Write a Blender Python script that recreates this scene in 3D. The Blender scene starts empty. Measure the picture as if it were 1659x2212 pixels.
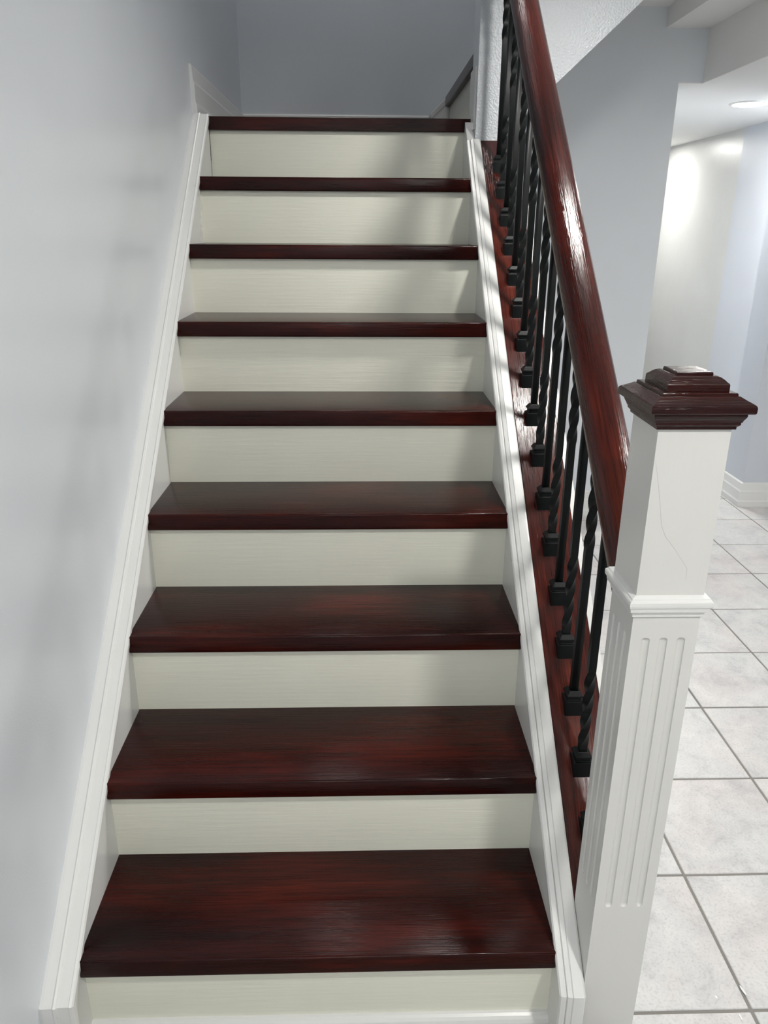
import bpy, bmesh, math, random
from mathutils import Vector, Matrix
random.seed(4)

# ------------------------------------------------------------------ camera
RISE, RUN, NOSE_T, NOSE_O, W = 0.20604, 0.24198, 0.0427, 0.0200, 0.90
SL = RISE / RUN                       # slope of the flight
Z0 = RISE                             # top of first tread above the tiled floor
scene = bpy.context.scene
CAM = Vector((0.53522, -1.06157, 1.28609 + Z0))
yaw, pitch, roll, FPX = -0.0294182, -0.3549386, 0.0061910, 1654.67
fw = Vector((-math.sin(yaw) * math.cos(pitch), math.cos(yaw) * math.cos(pitch), math.sin(pitch)))
r0 = Vector((math.cos(yaw), math.sin(yaw), 0)); u0 = r0.cross(fw)
rt = math.cos(roll) * r0 + math.sin(roll) * u0
up = -math.sin(roll) * r0 + math.cos(roll) * u0
cd = bpy.data.cameras.new('camera'); cam = bpy.data.objects.new('camera', cd)
scene.collection.objects.link(cam)
m = Matrix((rt, up, -fw)).transposed().to_4x4(); m.translation = CAM
cam.matrix_world = m
cd.sensor_fit = 'VERTICAL'; cd.sensor_height = 36.0; cd.lens = FPX / 2212.0 * 36.0
cd.clip_start = 0.02; cd.clip_end = 60
scene.camera = cam

# ------------------------------------------------------------------ world, light, exposure
wd = bpy.data.worlds.new('world'); scene.world = wd; wd.use_nodes = True
wd.node_tree.nodes['Background'].inputs[0].default_value = (0.55, 0.6, 0.68, 1)
wd.node_tree.nodes['Background'].inputs[1].default_value = 0.15
vs = scene.view_settings
vs.view_transform = 'Standard'; vs.look = 'None'; vs.gamma = 1.0; vs.use_curve_mapping = False
vs.exposure = 2.2
LAMP = 62.0                           # emission of every downlight lens
LAMPS = [                             # x, y, ceiling z, strength, label
    (2.610, 3.480, 1.922, 1.0, 'lit round recessed downlight in the low white ceiling beyond the grey wall'),
    (1.315, 0.870, 2.225, 1.0, 'recessed ceiling downlight above the passage beside the baluster railing'),
    (1.450, -1.12, 2.225, 1.35, 'recessed ceiling downlight in front of the newel post at the stair foot'),
    (2.650, 5.550, 1.922, 0.8, 'recessed downlight deep in the hallway close to the cream wall'),
    (3.000, 1.000, 1.922, 1.0, 'added unseen fill downlight over the open tiled floor right of the stairs'),  # added fill, brightens the grey wall and the tiles
    (0.500, -2.90, 2.225, 1.2, 'added unseen fill downlight in the room behind the viewer'),  # extra unseen lamp, put in to lift the ambient on stairs and left wall
    (0.400, 2.500, 4.194, 0.45, 'added unseen fill downlight high up in the stairwell above the landing'),  # invented dim lamp, there only to brighten the landing walls
]

# ------------------------------------------------------------------ node helpers
def new_mat(name):
    mt = bpy.data.materials.new(name); mt.use_nodes = True
    nt = mt.node_tree; nt.nodes.clear()
    out = nt.nodes.new('ShaderNodeOutputMaterial'); b = nt.nodes.new('ShaderNodeBsdfPrincipled')
    nt.links.new(b.outputs[0], out.inputs[0])
    return mt, nt, b
def N(nt, t, **kw):
    n = nt.nodes.new(t)
    for k, v in kw.items():
        if k in n.inputs: n.inputs[k].default_value = v
        else: setattr(n, k, v)
    return n
def ramp(nt, stops):
    n = nt.nodes.new('ShaderNodeValToRGB'); e = n.color_ramp.elements
    while len(e) < len(stops): e.new(0.5)
    for i, (p, c) in enumerate(stops):
        e[i].position = p; e[i].color = (c[0], c[1], c[2], 1) if len(c) == 3 else c
    return n
def srgb(r, g, b):
    f = lambda v: (v / 255 / 12.92) if v / 255 <= 0.04045 else ((v / 255 + 0.055) / 1.055) ** 2.4
    return (f(r), f(g), f(b))

def paint(name, col, rough=0.4, bump=0.02, scale=220, var=0.05, spec=0.5, stretch=None, bdist=0.002):
    mt, nt, b = new_mat(name); L = nt.links.new
    tc = N(nt, 'ShaderNodeTexCoord')
    mp = N(nt, 'ShaderNodeMapping'); mp.inputs['Scale'].default_value = stretch or (1, 1, 1)
    L(tc.outputs['Object'], mp.inputs['Vector'])
    big = N(nt, 'ShaderNodeTexNoise', Scale=2.2, Detail=3.0)
    L(tc.outputs['Object'], big.inputs['Vector'])
    rp = ramp(nt, [(0.3, tuple(c * (1 - var) for c in col)), (0.7, tuple(min(1, c * (1 + var)) for c in col))])
    L(big.outputs['Fac'], rp.inputs['Fac']); L(rp.outputs['Color'], b.inputs['Base Color'])
    fine = N(nt, 'ShaderNodeTexNoise', Scale=scale, Detail=2.0)
    L(mp.outputs['Vector'], fine.inputs['Vector'])
    bp = N(nt, 'ShaderNodeBump', Strength=bump * 10, Distance=bdist)
    L(fine.outputs['Fac'], bp.inputs['Height']); L(bp.outputs['Normal'], b.inputs['Normal'])
    rr = N(nt, 'ShaderNodeMapRange'); rr.inputs['To Min'].default_value = rough * 0.85; rr.inputs['To Max'].default_value = rough * 1.15
    L(big.outputs['Fac'], rr.inputs['Value']); L(rr.outputs['Result'], b.inputs['Roughness'])
    b.inputs['Specular IOR Level'].default_value = spec
    return mt

def wood(name, axis='x', dark=(0.010, 0.0022, 0.0024), mid=(0.036, 0.0055, 0.0042), red=(0.105, 0.016, 0.008),
         rough=0.22, bump=0.5, coat=0.35, pores=1.0, spec=0.5, gmix=0.4, bdist=0.0016):
    """stained oak: long grain along the axis, blotches of stain, open pores in the varnish"""
    mt, nt, b = new_mat(name); L = nt.links.new
    tc = N(nt, 'ShaderNodeTexCoord'); oi = N(nt, 'ShaderNodeObjectInfo')
    r1 = N(nt, 'ShaderNodeMapping')
    if axis == 'slope': r1.inputs['Rotation'].default_value = (-math.atan(SL), 0, -math.pi / 2)
    # rotate slope direction to y first, then y to x
    if axis == 'slope':
        r1.inputs['Rotation'].default_value = (-math.atan(SL), 0, 0)
        r2 = N(nt, 'ShaderNodeMapping'); r2.inputs['Rotation'].default_value = (0, 0, -math.pi / 2)
        L(tc.outputs['Object'], r1.inputs['Vector']); L(r1.outputs['Vector'], r2.inputs['Vector']); base = r2
    else:
        L(tc.outputs['Object'], r1.inputs['Vector']); base = r1
    off = N(nt, 'ShaderNodeVectorMath', operation='SCALE'); off.inputs[0].default_value = (7.3, 3.1, 5.7)
    L(oi.outputs['Random'], off.inputs['Scale'])
    ad = N(nt, 'ShaderNodeVectorMath', operation='ADD')
    L(base.outputs['Vector'], ad.inputs[0]); L(off.outputs['Vector'], ad.inputs[1])
    def stretched(sx, sy, sz, scale, detail, rgh=0.6, dist=0.0):
        mp = N(nt, 'ShaderNodeMapping'); mp.inputs['Scale'].default_value = (sx, sy, sz)
        L(ad.outputs['Vector'], mp.inputs['Vector'])
        n = N(nt, 'ShaderNodeTexNoise', Scale=scale, Detail=detail, Roughness=rgh, Distortion=dist)
        L(mp.outputs['Vector'], n.inputs['Vector']); return n
    blot = stretched(1.9, 7, 7, 1.0, 3, 0.55, 0.3)
    grain = stretched(2.0, 60, 60, 1.0, 4, 0.65, 0.6)
    pore = stretched(9, 330, 330, 1.0, 3, 0.6)
    mx = N(nt, 'ShaderNodeMix', data_type='FLOAT'); mx.inputs[0].default_value = gmix
    L(blot.outputs['Fac'], mx.inputs[2]); L(grain.outputs['Fac'], mx.inputs[3])
    rp = ramp(nt, [(0.33, dark), (0.52, mid), (0.72, red)])
    L(mx.outputs[0], rp.inputs['Fac'])
    pr = ramp(nt, [(0.38, (0.55, 0.55, 0.55)), (0.52, (1, 1, 1))]); L(pore.outputs['Fac'], pr.inputs['Fac'])
    mul = N(nt, 'ShaderNodeMix', data_type='RGBA', blend_type='MULTIPLY'); mul.inputs[0].default_value = pores
    L(rp.outputs['Color'], mul.inputs[6]); L(pr.outputs['Color'], mul.inputs[7])
    L(mul.outputs[2], b.inputs['Base Color'])
    b.inputs['Roughness'].default_value = rough; b.inputs['Specular IOR Level'].default_value = spec
    b.inputs['Coat Weight'].default_value = coat; b.inputs['Coat Roughness'].default_value = 0.12
    hb = N(nt, 'ShaderNodeMix', data_type='FLOAT'); hb.inputs[0].default_value = 0.35
    L(pore.outputs['Fac'], hb.inputs[2]); L(grain.outputs['Fac'], hb.inputs[3])
    bp = N(nt, 'ShaderNodeBump', Strength=bump, Distance=bdist)
    L(hb.outputs[0], bp.inputs['Height']); L(bp.outputs['Normal'], b.inputs['Normal'])
    L(bp.outputs['Normal'], b.inputs['Coat Normal'])
    return mt

M = {}
M['wall'] = paint('wall_paint_blue_grey', (0.71, 0.745, 0.785), 0.30, 0.010, 260, 0.015)
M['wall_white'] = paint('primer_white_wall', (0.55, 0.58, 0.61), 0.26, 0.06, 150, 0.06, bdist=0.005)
M['hall_cream'] = paint('hall_cream_gloss', (0.62, 0.625, 0.61), 0.33, 0.05, 60, 0.04, stretch=(1, 1, 0.3))
M['hall_blue'] = paint('hall_pale_blue', (0.60, 0.635, 0.69), 0.4, 0.012, 260, 0.02)
M['ceil'] = paint('ceiling_white', (0.84, 0.84, 0.825), 0.6, 0.01, 200, 0.015)
M['trim'] = paint('trim_gloss_white', (0.78, 0.785, 0.77), 0.29, 0.012, 90, 0.02, stretch=(1, 0.2, 0.2))
M['riser'] = paint('riser_cream_white', (0.86, 0.865, 0.75), 0.34, 0.03, 120, 0.035, stretch=(0.06, 1, 1))
M['newel'] = paint('newel_off_white', (0.70, 0.70, 0.675), 0.32, 0.02, 120, 0.015, stretch=(1, 1, 0.06))
M['tread'] = wood('tread_mahogany_stain', 'x', (0.0085, 0.0011, 0.0009), (0.029, 0.0032, 0.0019), (0.085, 0.0085, 0.0036), 0.22, 0.5, 0.0, 0.8, 0.20, 0.3)
M['cap'] = wood('newel_cap_mahogany', 'x', (0.008, 0.0014, 0.0015), (0.024, 0.0030, 0.0026), (0.055, 0.0075, 0.0050), 0.15, 0.8, 0.0, 0.8, 0.4, 0.5, 0.002)
M['rail'] = wood('rail_mahogany', 'slope', (0.012, 0.0016, 0.0013), (0.050, 0.0058, 0.0032), (0.15, 0.020, 0.0070), 0.16, 0.8, 0.0, 0.9, 0.30, 0.4, 0.0022)
M['plate'] = wood('plate_mahogany', 'slope', (0.018, 0.0024, 0.0019), (0.062, 0.0075, 0.0042), (0.14, 0.021, 0.008), 0.17, 0.75, 0.0, 0.9, 0.45, 0.4, 0.0022)
M['metal'], _nt, _b = new_mat('black_satin_metal')
_b.inputs['Base Color'].default_value = (0.0042, 0.0056, 0.0060, 1); _b.inputs['Roughness'].default_value = 0.45
_b.inputs['Specular IOR Level'].default_value = 0.20
M['grout'] = paint('grout_grey', (0.23, 0.22, 0.205), 0.9, 0.05, 300, 0.15)
M['dark'] = paint('dark_gap', (0.10, 0.10, 0.10), 0.9)
def lens_mat(f):
    mt, nt, b = new_mat('downlight_lens')
    b.inputs['Base Color'].default_value = (0.9, 0.9, 0.9, 1)
    b.inputs['Emission Color'].default_value = (1.0, 0.975, 0.93, 1); b.inputs['Emission Strength'].default_value = LAMP * f
    return mt
def tile_mat():
    mt, nt, b = new_mat('floor_tile_marbled'); L = nt.links.new
    tc = N(nt, 'ShaderNodeTexCoord'); oi = N(nt, 'ShaderNodeObjectInfo')
    off = N(nt, 'ShaderNodeVectorMath', operation='SCALE'); off.inputs[0].default_value = (13.0, 29.0, 7.0)
    L(oi.outputs['Random'], off.inputs['Scale'])
    ad = N(nt, 'ShaderNodeVectorMath', operation='ADD')
    L(tc.outputs['Object'], ad.inputs[0]); L(off.outputs['Vector'], ad.inputs[1])
    n1 = N(nt, 'ShaderNodeTexNoise', Scale=9.0, Detail=9.0, Roughness=0.72, Distortion=0.35)
    n2 = N(nt, 'ShaderNodeTexNoise', Scale=4.0, Detail=3.0, Roughness=0.5)
    n3 = N(nt, 'ShaderNodeTexNoise', Scale=160.0, Detail=2.0)
    for n in (n1, n2, n3): L(ad.outputs['Vector'], n.inputs['Vector'])
    r1 = ramp(nt, [(0.30, (0.47, 0.475, 0.49)), (0.47, (0.60, 0.605, 0.61)), (0.66, (0.69, 0.69, 0.685))])
    L(n1.outputs['Fac'], r1.inputs['Fac'])
    r2 = ramp(nt, [(0.45, (1, 1, 1)), (0.75, (1.0, 0.94, 0.93))]); L(n2.outputs['Fac'], r2.inputs['Fac'])
    r3 = ramp(nt, [(0.30, (0.86, 0.86, 0.86)), (0.5, (1, 1, 1))]); L(n3.outputs['Fac'], r3.inputs['Fac'])
    a = N(nt, 'ShaderNodeMix', data_type='RGBA', blend_type='MULTIPLY'); a.inputs[0].default_value = 1
    L(r1.outputs['Color'], a.inputs[6]); L(r2.outputs['Color'], a.inputs[7])
    c = N(nt, 'ShaderNodeMix', data_type='RGBA', blend_type='MULTIPLY'); c.inputs[0].default_value = 1
    L(a.outputs[2], c.inputs[6]); L(r3.outputs['Color'], c.inputs[7]); L(c.outputs[2], b.inputs['Base Color'])
    bp = N(nt, 'ShaderNodeBump', Strength=0.25, Distance=0.0015); L(n1.outputs['Fac'], bp.inputs['Height'])
    L(bp.outputs['Normal'], b.inputs['Normal'])
    b.inputs['Roughness'].default_value = 0.38
    return mt
M['tile'] = tile_mat()

# ------------------------------------------------------------------ mesh helpers
COL = scene.collection
def link(name, me, mats, parent=None, loc=(0, 0, 0)):
    o = bpy.data.objects.new(name, me); COL.objects.link(o); o.location = loc
    if not isinstance(mats, (list, tuple)): mats = [mats]
    if len(me.materials) == 0:
        for mm in mats: me.materials.append(M[mm])
    if parent is not None: o.parent = parent
    return o
def mesh(name, verts, faces, smooth=False):
    me = bpy.data.meshes.new(name); me.from_pydata([tuple(v) for v in verts], [], faces)
    bm = bmesh.new(); bm.from_mesh(me); bmesh.ops.recalc_face_normals(bm, faces=bm.faces)
    bm.to_mesh(me); bm.free()
    if smooth:
        for p in me.polygons: p.use_smooth = True
    me.update(); return me
def boxes(name, bl, bev=0.0, seg=2):
    bm = bmesh.new()
    for (x0, x1, y0, y1, z0, z1) in bl:
        c = bmesh.ops.create_cube(bm, size=1.0)['verts']
        bmesh.ops.scale(bm, vec=(x1 - x0, y1 - y0, z1 - z0), verts=c)
        bmesh.ops.translate(bm, vec=((x0 + x1) / 2, (y0 + y1) / 2, (z0 + z1) / 2), verts=c)
    if bev: bmesh.ops.bevel(bm, geom=bm.edges[:], offset=bev, segments=seg, profile=0.5, affect='EDGES')
    me = bpy.data.meshes.new(name); bm.to_mesh(me); bm.free(); return me
def prism(name, poly, axis, a, b, bev=0.0, seg=2):
    """polygon in the plane across axis ('x': (y,z), 'y': (x,z), 'z': (x,y)), extruded from a to b"""
    def pt(q, t):
        return {'x': (t, q[0], q[1]), 'y': (q[0], t, q[1]), 'z': (q[0], q[1], t)}[axis]
    n = len(poly); v = [pt(q, a) for q in poly] + [pt(q, b) for q in poly]
    f = [tuple(range(n)), tuple(range(2 * n - 1, n - 1, -1))] + [(i, (i + 1) % n, n + (i + 1) % n, n + i) for i in range(n)]
    me = mesh(name, v, f)
    if bev:
        bm = bmesh.new(); bm.from_mesh(me)
        bmesh.ops.bevel(bm, geom=bm.edges[:], offset=bev, segments=seg, profile=0.5, affect='EDGES')
        bm.to_mesh(me); bm.free()
    return me
def loft(name, rings, cap=True, smooth=False):
    n = len(rings[0]); v = [p for r in rings for p in r]; f = []
    for i in range(len(rings) - 1):
        for j in range(n):
            k = (j + 1) % n
            f.append((i * n + j, i * n + k, (i + 1) * n + k, (i + 1) * n + j))
    if cap:
        f.append(tuple(range(n))); f.append(tuple(range(len(v) - n, len(v))))
    return mesh(name, v, f, smooth)
def square_rings(name, prof, cx=0, cy=0):
    return loft(name, [[(cx - h, cy - h, z), (cx + h, cy - h, z), (cx + h, cy + h, z), (cx - h, cy + h, z)] for h, z in prof])
def sharpen(me, ang=0.6):
    for p in me.polygons: p.use_smooth = True
    bm = bmesh.new(); bm.from_mesh(me)
    for e in bm.edges:
        e.smooth = not (len(e.link_faces) == 2 and e.calc_face_angle(0) > ang)
    bm.to_mesh(me); bm.free(); return me
def thing(name, label, cat, loc=(0, 0, 0), group=None):
    o = bpy.data.objects.new(name, None); COL.objects.link(o); o.location = loc
    o.empty_display_size = 0.1
    o['label'] = label; o['category'] = cat
    if group: o['group'] = group
    return o
def struct(name, me, mats, label=None):
    o = link(name, me, mats); o['kind'] = 'structure'
    if label: o['label'] = label
    return o
def on(y, h=0.0): return SL * y + Z0 + h          # height of the nosing plane

ZC, ZL = 2.225 + Z0, 1.922 + Z0                   # main ceiling, low ceiling
YA, YB = 2.912, 1.845                              # grey wall under the upper flight, wall at the rail's head
YBK, XLW = 3.19, -0.055                            # back wall of the landing, left wall
LAND = 8 * RISE + Z0                               # landing level
TOP = 4.4

# ------------------------------------------------------------------ the setting
floor = struct('floor', boxes('floor', [(-0.2, 4.7, -3.6, 6.8, -0.12, -0.002)]), 'grout')
PX, PY, GX, GY = 0.3378, 0.3487, 1.3237, 0.0300
tile_me = boxes('tile', [(0.0035, PX - 0.0035, 0.0035, PY - 0.0035, -0.012, 0.0)], 0.0016, 1); tile_me.materials.append(M['tile'])
tn = 0
for i in range(-4, 10):
    for j in range(-10, 18):
        x, y = GX + i * PX, GY + j * PY
        if x > 4.3 or y > 5.6 or x < -0.05 or x > 3.3 and y > 2.7: continue
        if x + PX < 1.06 and y + PY > 0.0: continue
        if y < -2.4: continue
        o = bpy.data.objects.new('tile', tile_me); COL.objects.link(o); o.parent = floor
        o.location = (x, y, 0.0 + random.uniform(-0.0006, 0.0006)); tn += 1
struct('wall_left', boxes('wall_left', [(XLW - 0.1, XLW, -3.6, YBK, 0, TOP)]), 'wall')
struct('wall_back', prism('wall_back', [(XLW - 0.1, LAND - 0.1), (1.06, LAND - 0.1), (1.8, ZC + 0.12), (3.6, ZC + 0.12), (3.6, TOP), (XLW - 0.1, TOP)], 'y', YBK, YBK + 0.1), 'wall')
struct('wall_rear', boxes('wall_rear', [(XLW - 0.1, 4.7, -3.7, -3.6, 0, ZC)]), 'wall')
# wall carrying the upper flight: horizontal foot behind the base plate, then a diagonal lower edge
dg = 0.925
zf = on(YB) - 0.0
poly = [(0.927, zf - 0.16), (1.058, zf - 0.16), (1.058, 1.6230 + Z0), (1.4565, 1.9878 + Z0), (1.715, 2.225 + Z0), (3.5, ZC + 1.66), (3.5, TOP), (0.927, TOP)]
wb = prism('wall_right', poly, 'y', YB, YB + 0.14)
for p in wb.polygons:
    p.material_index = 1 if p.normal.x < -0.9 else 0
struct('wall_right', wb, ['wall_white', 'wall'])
# grey wall under the upper flight
struct('wall_far', prism('wall_far', [(0.95, 0), (2.0035, 0), (2.0035, ZL + 0.004), (2.114, ZL + 0.004), (2.114, ZC), (1.715, ZC), (1.058, 1.623 + Z0), (0.95, 1.623 + Z0)], 'y', YA, YA + 0.12), 'wall')
# sloping soffit of the upper flight between the two walls
sf = [(1.058, 1.6230 + Z0 + 0.01), (1.715, 2.225 + Z0 + 0.01), (1.715, 2.225 + Z0 + 0.07), (1.058, 1.6230 + Z0 + 0.07)]
struct('ceiling_slope', prism('ceiling_slope', sf, 'y', YB + 0.14, YA), 'ceil')
struct('ceiling', boxes('ceiling', [(XLW, 1.917, -3.6, 0.95, ZC, ZC + 0.1), (0.927, 1.917, 0.95, YB, ZC, ZC + 0.1),
                                    (1.70, 1.917, YB + 0.14, YA, ZC, ZC + 0.1)]), 'ceil')
struct('ceiling_bulkhead', boxes('ceiling_bulkhead', [(1.917, 2.114, -3.6, YA, 2.1435 + Z0, ZC + 0.1)]), 'ceil')
struct('ceiling_low', boxes('ceiling_low', [(2.114, 4.7, -3.6, YA, ZL, ZC + 0.1), (1.8, 4.7, YA + 0.12, 6.8, ZL, ZC + 0.1), (2.114, 4.7, YA, YA + 0.12, ZL, ZC + 0.1), (2.0035, 2.114, YA, YA + 0.12, ZL, ZL + 0.004)]), 'ceil')
# shaft above the stairs
struct('wall_shaft', boxes('wall_shaft', [(XLW, 0.927, 0.85, 0.95, ZC + 0.1, TOP), (0.927, 1.027, 0.95, YB, ZC + 0.1, TOP),
                                          (3.5, 3.6, YB, YBK, LAND + 1.6, TOP)]), 'wall')
struct('ceiling_shaft', boxes('ceiling_shaft', [(XLW, 3.6, 0.85, YBK + 0.1, TOP, TOP + 0.1)]), 'ceil')
# hallway and pillar
XH = 3.06
struct('wall_hall', boxes('wall_hall', [(XH + 0.012, XH + 0.12, 4.47, 6.8, 0, ZL)]), 'hall_cream')
struct('wall_recess', boxes('wall_recess', [(XH, XH + 0.12, 3.28, 4.47, 0, ZL)]), 'hall_blue')
struct('wall_pillar', boxes('wall_pillar', [(2.7057, 4.7, 3.042, 3.28, 0, ZL)]), 'hall_blue')
struct('wall_hall_end', boxes('wall_hall_end', [(1.8, XH + 0.12, 6.7, 6.8, 0, ZL)]), 'hall_cream')
struct('wall_hall_left', boxes('wall_hall_left', [(1.8, 1.9, YA + 0.12, 6.7, 0, ZL)]), 'wall')
struct('wall_side', boxes('wall_side', [(4.6, 4.7, -3.6, 3.042, 0, ZL)]), 'wall')
# stepped skirting: profile (depth, height)
BB = [(0.0, 0.0), (0.019, 0.0), (0.019, 0.030), (0.0155, 0.038), (0.0150, 0.043), (0.0150, 0.090), (0.0125, 0.0945), (0.0110, 0.098), (0.0090, 0.136), (0.004, 0.1415), (0.0, 0.1415)]
def skirting(name, pts, z, sc=1.0, mat='trim'):
    """pts: plan polyline; the skirting stands out to the right of the walking direction"""
    rings = []
    for i, p in enumerate(pts):
        p = Vector(p)
        d0 = (p - Vector(pts[i - 1])).normalized() if i else None
        d1 = (Vector(pts[i + 1]) - p).normalized() if i < len(pts) - 1 else None
        n0 = Vector((d0.y, -d0.x)) if d0 else None; n1 = Vector((d1.y, -d1.x)) if d1 else None
        if n0 and n1:
            nn = (n0 + n1); nn = nn / nn.dot(n0)
        else: nn = n0 or n1
        rings.append([(p.x + nn.x * a, p.y + nn.y * a, z + h * sc) for a, h in BB])
    return struct(name, loft(name, rings), mat)
skirting('baseboard_far', [(1.065, YA), (2.0035, YA), (2.0035, YA + 0.12)], 0)
skirting('baseboard_pillar', [(2.7057, 3.28), (2.7057, 3.042), (4.6, 3.042)], 0)
skirting('baseboard_landing', [(XLW, 1.946), (XLW, YBK), (0.87, YBK)], LAND, 1.15)
struct('baseboard_stub', boxes('baseboard_stub', [(0.920, 0.927, YB + 0.02, YB + 0.14, LAND - 0.04, LAND + 0.150)], 0.001, 1), 'trim')
struct('floor_landing', boxes('floor_landing', [(XLW, 0.97, 8 * RUN + 0.27, YBK, LAND - 0.12, LAND)]), 'tread')

# ------------------------------------------------------------------ the staircase
st = thing('staircase', 'straight flight of glossy dark mahogany treads with cream white risers', 'staircase')
tread_me = boxes('tread', [(-0.002, W + 0.002, 0.0, RUN + NOSE_O + 0.012, -NOSE_T, 0.0)], 0.0045, 3)
sharpen(tread_me, 0.9); tread_me.materials.append(M['tread'])
riser_me = boxes('riser', [(0.0, W, 0.0, 0.016, 0.0, RISE - NOSE_T)]); riser_me.materials.append(M['riser'])
for k in range(1, 9):
    link('tread', tread_me, 'tread', st, (0, (k - 1) * RUN, k * RISE))
for k in range(1, 10):
    link('riser', riser_me, 'riser', st, (0, (k - 1) * RUN + NOSE_O, (k - 1) * RISE))
# landing nosing, notched over the cap mouldings at both ends
T9 = [(-0.0275, 0.0), (0.9255, 0.0), (0.9255, -0.018), (0.9160, -0.021), (0.9085, -0.026), (0.9045, -0.0425), (-0.0020, -0.0425), (-0.0035, -0.0245), (-0.0225, -0.0235)]
t9 = prism('landing_nosing', T9, 'y', 0.0, 0.28, 0.0012, 1)
o = link('tread', t9, 'tread', st, (0, 8 * RUN, LAND))
# quarter-round shoe at the foot of the first riser
qr = [(NOSE_O, 0.0)] + [(NOSE_O - 0.020 * math.cos(a), 0.030 * math.sin(a)) for a in [i * math.pi / 12 for i in range(7)]]
link('shoe_molding', prism('shoe_molding', qr, 'x', 0.0, W), 'trim', st)
# skirt boards with moulded caps that turn down at the foot of the flight
YF, YT = -0.046, 1.925
th = math.atan(SL); nrm = (-math.sin(th), math.cos(th))
def skirt(x0, x1, inner, prof, lab, y_top):
    pl = [(YF, 0.0), (YF, on(YF, -0.018)), (y_top, on(y_top, -0.018)), (y_top, 0.0)]
    s = link('skirt_board', prism('skirt_board', pl, 'x', x0, x1), 'riser' if False else 'trim', st)
    # path: top of flight -> foot -> floor, with a mitre at the foot
    rings = []
    yc, zc = YF - 0.008, on(YF - 0.008)
    tm = (nrm[0] - 1.0, nrm[1]); dl = tm[0] * nrm[0] + tm[1] * nrm[1]; mit = (tm[0] / dl, tm[1] / dl)
    for (py, pz, d) in ((y_top, on(y_top), nrm), (yc, zc, mit), (yc, 0.0, (-1.0, 0.0))):
        rings.append([(x, py + d[0] * h, pz + d[1] * h) for x, h in prof])
    c = link('cap_molding', loft('cap_molding', rings), 'trim', s)
    return s
capL = [(0.004, -0.014), (0.0045, -0.003), (0.002, 0.0005), (-0.003, 0.0015), (-0.004, -0.0002), (-0.024, 0.0010), (-0.026, 0.0045), (-0.030, 0.0055), (-0.033, 0.0035), (-0.050, 0.0042), (-0.0550, 0.0035), (-0.055, -0.014)]
capR = [(0.897, -0.014), (0.8965, -0.004), (0.899, 0.000), (0.9055, 0.0018), (0.9085, 0.0012), (0.9095, -0.0018), (0.9110, 0.0025), (0.9190, 0.0045), (0.9200, 0.0025), (0.9215, 0.0048), (0.9400, 0.0050), (0.9435, 0.0030), (0.9450, -0.001), (0.945, -0.014)]
skirt(XLW, 0.0, 1, capL, 'left', 1.945)
skirt(W, 0.945, -1, capR, 'right', YB)
# top end blocks of the right skirt under the landing nosing
link('skirt_block', prism('skirt_block', [(YB, LAND - 0.40), (YB, on(YB, -0.002)), (8 * RUN - 0.004, LAND - 0.012), (8 * RUN - 0.001, LAND - 0.044), (8 * RUN + 0.26, LAND - 0.044), (8 * RUN + 0.26, LAND - 0.40)], 'x', W, 0.9265), 'trim', st)
# closed side of the flight below the base plate, with a narrow outer trim strip
pl = [(0.066, 0.0), (0.066, on(0.066, -0.032)), (YB, on(YB, -0.032)), (YB, 0.0)]
link('side_panel', prism('side_panel', pl, 'x', 0.947, 1.057), 'trim', st)
pl = [(0.066, on(0.066, -0.12)), (0.066, on(0.066, 0.001)), (YB, on(YB, 0.001)), (YB, on(YB, -0.12))]
link('side_trim', prism('side_trim', pl, 'x', 1.0575, 1.0745), 'trim', st)

# ------------------------------------------------------------------ the railing
rl = thing('stair_railing', 'mahogany handrail on black twisted iron balusters ending at a white fluted newel post', 'railing', (0.9965, 0.014, 0))
rinv = Matrix.Translation((-0.9965, -0.014, 0))
def rpart(name, me, mat, parent=rl, loc=(0, 0, 0)):
    o = link(name, me, mat, parent, (loc[0] - 0.9965, loc[1] - 0.014, loc[2])) if parent is rl else link(name, me, mat, parent, loc)
    return o
# base plate
pl = [(0.0655, on(0.0655, -0.032)), (0.0655, on(0.0655)), (YB - 0.0005, on(YB)), (YB - 0.0005, on(YB, -0.032))]
rpart('base_plate', prism('base_plate', pl, 'x', 0.9455, 1.057, 0.0015, 2), 'plate')
# handrail: rounded loaf section swept along the flight
HS = SL + 0.015
def rail_z(y): return HS * y + Z0 + 0.588
prof = []
half = [(0.020, 0.000), (0.026, 0.0015), (0.029, 0.006), (0.030, 0.012), (0.0335, 0.017), (0.0385, 0.022), (0.0410, 0.029), (0.0408, 0.037), (0.0375, 0.047), (0.031, 0.056), (0.022, 0.062), (0.011, 0.0655)]
prof = [(a, h) for a, h in half] + [(0.0, 0.0662)] + [(-a, h) for a, h in reversed(half)]
ht = math.atan(HS); c = math.cos(ht)
rings = []
for y in (0.0657, 0.5, 1.0, 1.5, YB - 0.0007):
    rings.append([(0.9955 + a * 0.96, y, rail_z(y) + h / c) for a, h in prof])
hr = loft('handrail', rings, True, False); sharpen(hr, 0.7)
rpart('handrail', hr, 'rail')
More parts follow.
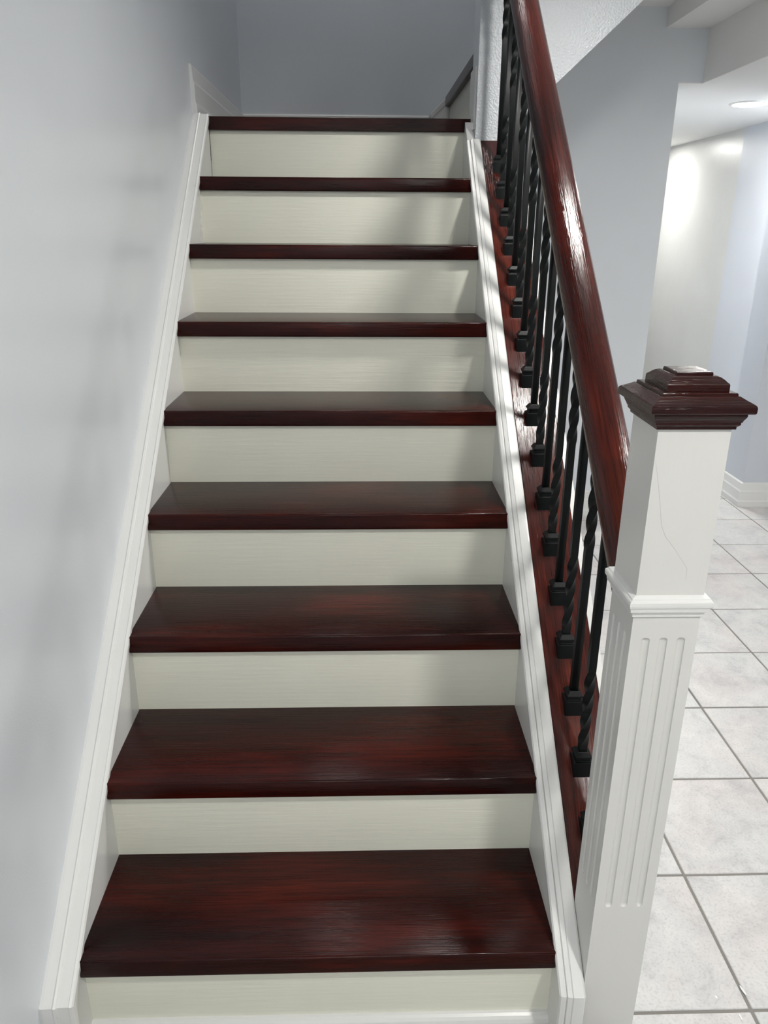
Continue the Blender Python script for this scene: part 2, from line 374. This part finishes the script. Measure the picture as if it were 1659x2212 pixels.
# newel post
NX, NY, NH = 0.9965, 0.014, 0.0515
def newel_shaft():
    z0, z1 = 0.0, 1.030 + Z0
    fz0, fz1, fr, fd = 0.1535 + Z0, 0.6985 + Z0, 0.0064, 0.0042
    us = sorted(set([-NH, NH] + [round(c + fr * t, 6) for c in (-0.0275, 0, 0.0275) for t in [-1.0, -0.92, -0.75, -0.5, -0.25, 0, 0.25, 0.5, 0.75, 0.92, 1.0]]))
    zs = sorted(set([z0, z1] + [fz0 + fr * t for t in (-0.1, 0, 0.12, 0.3, 0.5, 0.75, 1, 1.3)] + [fz1 - fr * t for t in (-0.1, 0, 0.12, 0.3, 0.5, 0.75, 1, 1.3)] + [fz0 + (fz1 - fz0) * t for t in (0.25, 0.5, 0.75)]))
    V, F = [], []
    for face in range(4):
        a = face * math.pi / 2; ca, sa = math.cos(a), math.sin(a); base = len(V)
        for z in zs:
            for uu in us:
                d = 0.0
                for c in (-0.0275, 0, 0.0275):
                    dz = max(fz0 + fr - z, 0, z - (fz1 - fr)); dd = math.hypot(uu - c, dz) / fr
                    if dd < 1: d = fd * math.sqrt(max(0, 1 - dd * dd))
                lx, ly = uu, -NH + d
                V.append((NX + ca * lx - sa * ly, NY + sa * lx + ca * ly, z))
        nu = len(us)
        for i in range(len(zs) - 1):
            for j in range(nu - 1):
                q = base + i * nu + j; F.append((q, q + 1, q + nu + 1, q + nu))
    me = bpy.data.meshes.new('newel_post'); me.from_pydata(V, [], F)
    # merge nothing across the corners: they stay crisp; top closed by the cap
    bm = bmesh.new(); bm.from_mesh(me)
    for f in bm.faces: f.smooth = True
    bm.normal_update()
    bm.to_mesh(me); bm.free()
    return sharpen_keep(me)
def sharpen_keep(me):
    bm = bmesh.new(); bm.from_mesh(me)
    for e in bm.edges:
        e.smooth = not (len(e.link_faces) == 2 and e.calc_face_angle(0) > 0.5)
    bm.to_mesh(me); bm.free(); return me
nw = rpart('newel_post', newel_shaft(), 'newel')
CAPP = [(0.0555, 1.0275), (0.0558, 1.0310), (0.0575, 1.0325), (0.0593, 1.0345), (0.0593, 1.0372), (0.0605, 1.0385), (0.0615, 1.0415), (0.0635, 1.0450), (0.0645, 1.0475), (0.0645, 1.0508),
        (0.0710, 1.0520), (0.0722, 1.0535), (0.0724, 1.0600), (0.0716, 1.0630), (0.0700, 1.0645), (0.0660, 1.0668), (0.0610, 1.0695), (0.0565, 1.0722), (0.0550, 1.0732), (0.0526, 1.0733), (0.0524, 1.0764), (0.0514, 1.0774),
        (0.0435, 1.0776), (0.0433, 1.0868), (0.0426, 1.0884), (0.0405, 1.0900), (0.0375, 1.0930), (0.0335, 1.0958), (0.0300, 1.0970), (0.0285, 1.0972), (0.0257, 1.0974), (0.0256, 1.1003), (0.0247, 1.1016), (0.0230, 1.1019)]
rpart('newel_cap', square_rings('newel_cap', [(h, z + Z0) for h, z in CAPP], NX, NY), 'cap', nw)
COLR = [(0.0510, 0.7355), (0.0545, 0.7362), (0.0548, 0.7420), (0.0560, 0.7435), (0.0595, 0.7460), (0.0605, 0.7520), (0.0625, 0.7545), (0.0632, 0.7580), (0.0632, 0.7630), (0.0620, 0.7650), (0.0600, 0.7662), (0.0590, 0.7685), (0.0570, 0.7695), (0.0535, 0.7710), (0.0510, 0.7715)]
rpart('collar_molding', square_rings('collar_molding', [(h, z + Z0) for h, z in COLR], NX, NY), 'trim', nw)
# hairline crack in the paint of the newel's front face
CR = [(0.9464, 0.9829), (0.9522, 0.9606), (0.9593, 0.9295), (0.9685, 0.8829), (0.9769, 0.8655), (0.9916, 0.8480), (1.0081, 0.8257), (1.0159, 0.8145), (1.0164, 0.7964)]
V, F = [], []
for i, (x, z) in enumerate(CR):
    hw = 0.00013 if 0 < i < len(CR) - 1 else 0.00005
    V += [(x - hw, NY - NH - 0.0002, z + Z0 - hw * 0.4), (x + hw, NY - NH - 0.0002, z + Z0 + hw * 0.4), (x + hw, NY - NH + 0.0006, z + Z0 + hw * 0.4), (x - hw, NY - NH + 0.0006, z + Z0 - hw * 0.4)]
for i in range(len(CR) - 1):
    for j in range(4): F.append((4 * i + j, 4 * i + (j + 1) % 4, 4 * i + 4 + (j + 1) % 4, 4 * i + 4 + j))
M['crack'] = paint('paint_crack_grey', (0.42, 0.42, 0.40), 0.8)
rpart('paint_crack', mesh('paint_crack', V, F), 'crack', nw)
# balusters
def bar_mesh(tw0, tw1, turns, top):
    rings = []; hb = 0.0079
    zs = [0.0, tw0] + [tw0 + (tw1 - tw0) * i / 28 for i in range(1, 29)] + [top]
    for z in zs:
        t = min(1, max(0, (z - tw0) / (tw1 - tw0))); a = turns * 2 * math.pi * t
        rings.append([(hb * (math.cos(a) * x - math.sin(a) * y), hb * (math.sin(a) * x + math.cos(a) * y), z) for x, y in ((-1, -1), (1, -1), (1, 1), (-1, 1))])
    me = loft('baluster', rings); return me
low = bar_mesh(0.052, 0.232, 1.0, 0.612); high = bar_mesh(0.372, 0.552, 1.0, 0.612)
for me in (low, high):
    for p in me.polygons: p.use_smooth = True
    bm = bmesh.new(); bm.from_mesh(me)
    for e in bm.edges:
        v0, v1 = e.verts
        e.smooth = abs(v0.co.z - v1.co.z) < 1e-6   # long arrises stay sharp
    bm.to_mesh(me); bm.free(); me.materials.append(M['metal'])
SP = [(0.0192, None), (0.0192, 0.0175), (0.0182, 0.0192), (0.0150, 0.0200), (0.0146, 0.0205), (0.0146, 0.0255), (0.0170, 0.0275), (0.0174, 0.0290), (0.0174, 0.0318), (0.0165, 0.0330), (0.0115, 0.0400), (0.0105, 0.0410), (0.0078, 0.0410)]
rings = []
for h, z in SP:
    rings.append([(x * h, y * h, (SL * y * h - 0.001) if z is None else z) for x, y in ((-1, -1), (1, -1), (1, 1), (-1, 1))])
shoe = loft('shoe', rings); shoe.materials.append(M['metal'])
for k in range(1, 18):
    y = 1.8117 - 0.0981 * k + 0.0192
    bo = rpart('baluster', low if k % 2 == 0 else high, 'metal', rl, (0.9935, y, on(y)))
    s = bpy.data.objects.new('shoe', shoe); COL.objects.link(s); s.parent = bo

# ------------------------------------------------------------------ first steps of the upper flight, seen past the landing
us = thing('upper_staircase', 'shadowed upper flight with dark treads rising to the right off the landing', 'staircase', (0.942, 2.6, LAND))
UR = 0.235
for k in range(1, 3):
    x = 0.942 + (k - 1) * 0.254
    tm = boxes('tread', [(x, x + 0.275, YB + 0.1405, 3.095, LAND + k * UR - 0.045, LAND + k * UR)], 0.004, 2)
    o = link('tread', tm, 'tread', us, (-0.942, -2.6, -LAND))
    rm = boxes('riser', [(x + 0.022, x + 0.038, YB + 0.1405, 3.095, LAND + (k - 1) * UR, LAND + k * UR - 0.045)])
    link('riser', rm, 'riser', us, (-0.942, -2.6, -LAND))
def uline(x): return LAND + 0.225 + (x - 0.94) * 0.925
pl = [(0.875, LAND), (0.875, uline(0.875) - 0.02), (1.40, uline(1.40) - 0.02), (1.40, LAND + 0.3), (1.0, LAND)]
so = link('skirt_board', prism('skirt_board', pl, 'y', 3.10, YBK - 0.02), 'trim', us, (-0.942, -2.6, -LAND))
pl = [(0.878, uline(0.878) - 0.03), (0.872, uline(0.872)), (1.40, uline(1.40)), (1.40, uline(1.40) - 0.03)]
link('cap_molding', prism('cap_molding', pl, 'y', 3.098, YBK - 0.02, 0.002, 1), 'trim', so)

# ------------------------------------------------------------------ recessed downlights
def disc(name, prof, n=40):
    rings = [[(r * math.cos(2 * math.pi * i / n), r * math.sin(2 * math.pi * i / n), z) for i in range(n)] for r, z in prof]
    return loft(name, rings)
trim_me = disc('trim_ring', [(0.084, 0.0), (0.104, 0.0), (0.104, -0.003), (0.098, -0.006), (0.088, -0.007), (0.084, -0.004)])
bm = bmesh.new(); bm.from_mesh(trim_me)
bmesh.ops.delete(bm, geom=[f for f in bm.faces if len(f.verts) > 4], context='FACES')
bm.to_mesh(trim_me); bm.free(); trim_me.materials.append(M['trim'])
lens_by = {}
for x, y, z, f, lab in LAMPS:
    t = thing('recessed_light', lab, 'ceiling light', (x, y, z + Z0), 'round recessed downlights in the ceilings')
    if f not in lens_by:
        lens_by[f] = disc('lens', [(0.0845, -0.001), (0.0845, -0.0042)]); lens_by[f].materials.append(lens_mat(f))
    link('trim_ring', trim_me, 'trim', t); link('lens', lens_by[f], 'trim', t)

# ------------------------------------------------------------------ dried paint flecks on the tiles beside the newel
M['fleck'] = paint('dried_white_paint', (0.86, 0.86, 0.85), 0.45)
for (x, y, z, rx, ry, rz, lab) in [
        (1.3262, 0.0730, 0.0006, 0.0022, 0.0120, 0.20, 'long white paint fleck lying on the grout joint right of the newel post'),
        (1.2638, 0.0593, 0.0006, 0.0026, 0.0034, 0.40, 'small round white paint fleck in the middle of a tile right of the newel post'),
        (1.2945, 0.0160, 0.0006, 0.0018, 0.0085, 0.05, 'thin white paint fleck nearest the bottom edge, right of the newel post')]:
    bm = bmesh.new(); bmesh.ops.create_icosphere(bm, subdivisions=2, radius=1.0)
    for v in bm.verts:
        k = 1.0 + random.uniform(-0.18, 0.18)
        v.co = Vector((v.co.x * rx * k, v.co.y * ry * k, max(v.co.z, -0.3) * 0.0012))
    me = bpy.data.meshes.new('paint_fleck'); bm.to_mesh(me); bm.free()
    o = link('paint_fleck', me, 'fleck', None, (x, y, z)); o.rotation_euler.z = rz
    o['label'] = lab; o['category'] = 'paint fleck'; o['group'] = 'white paint flecks on the floor'
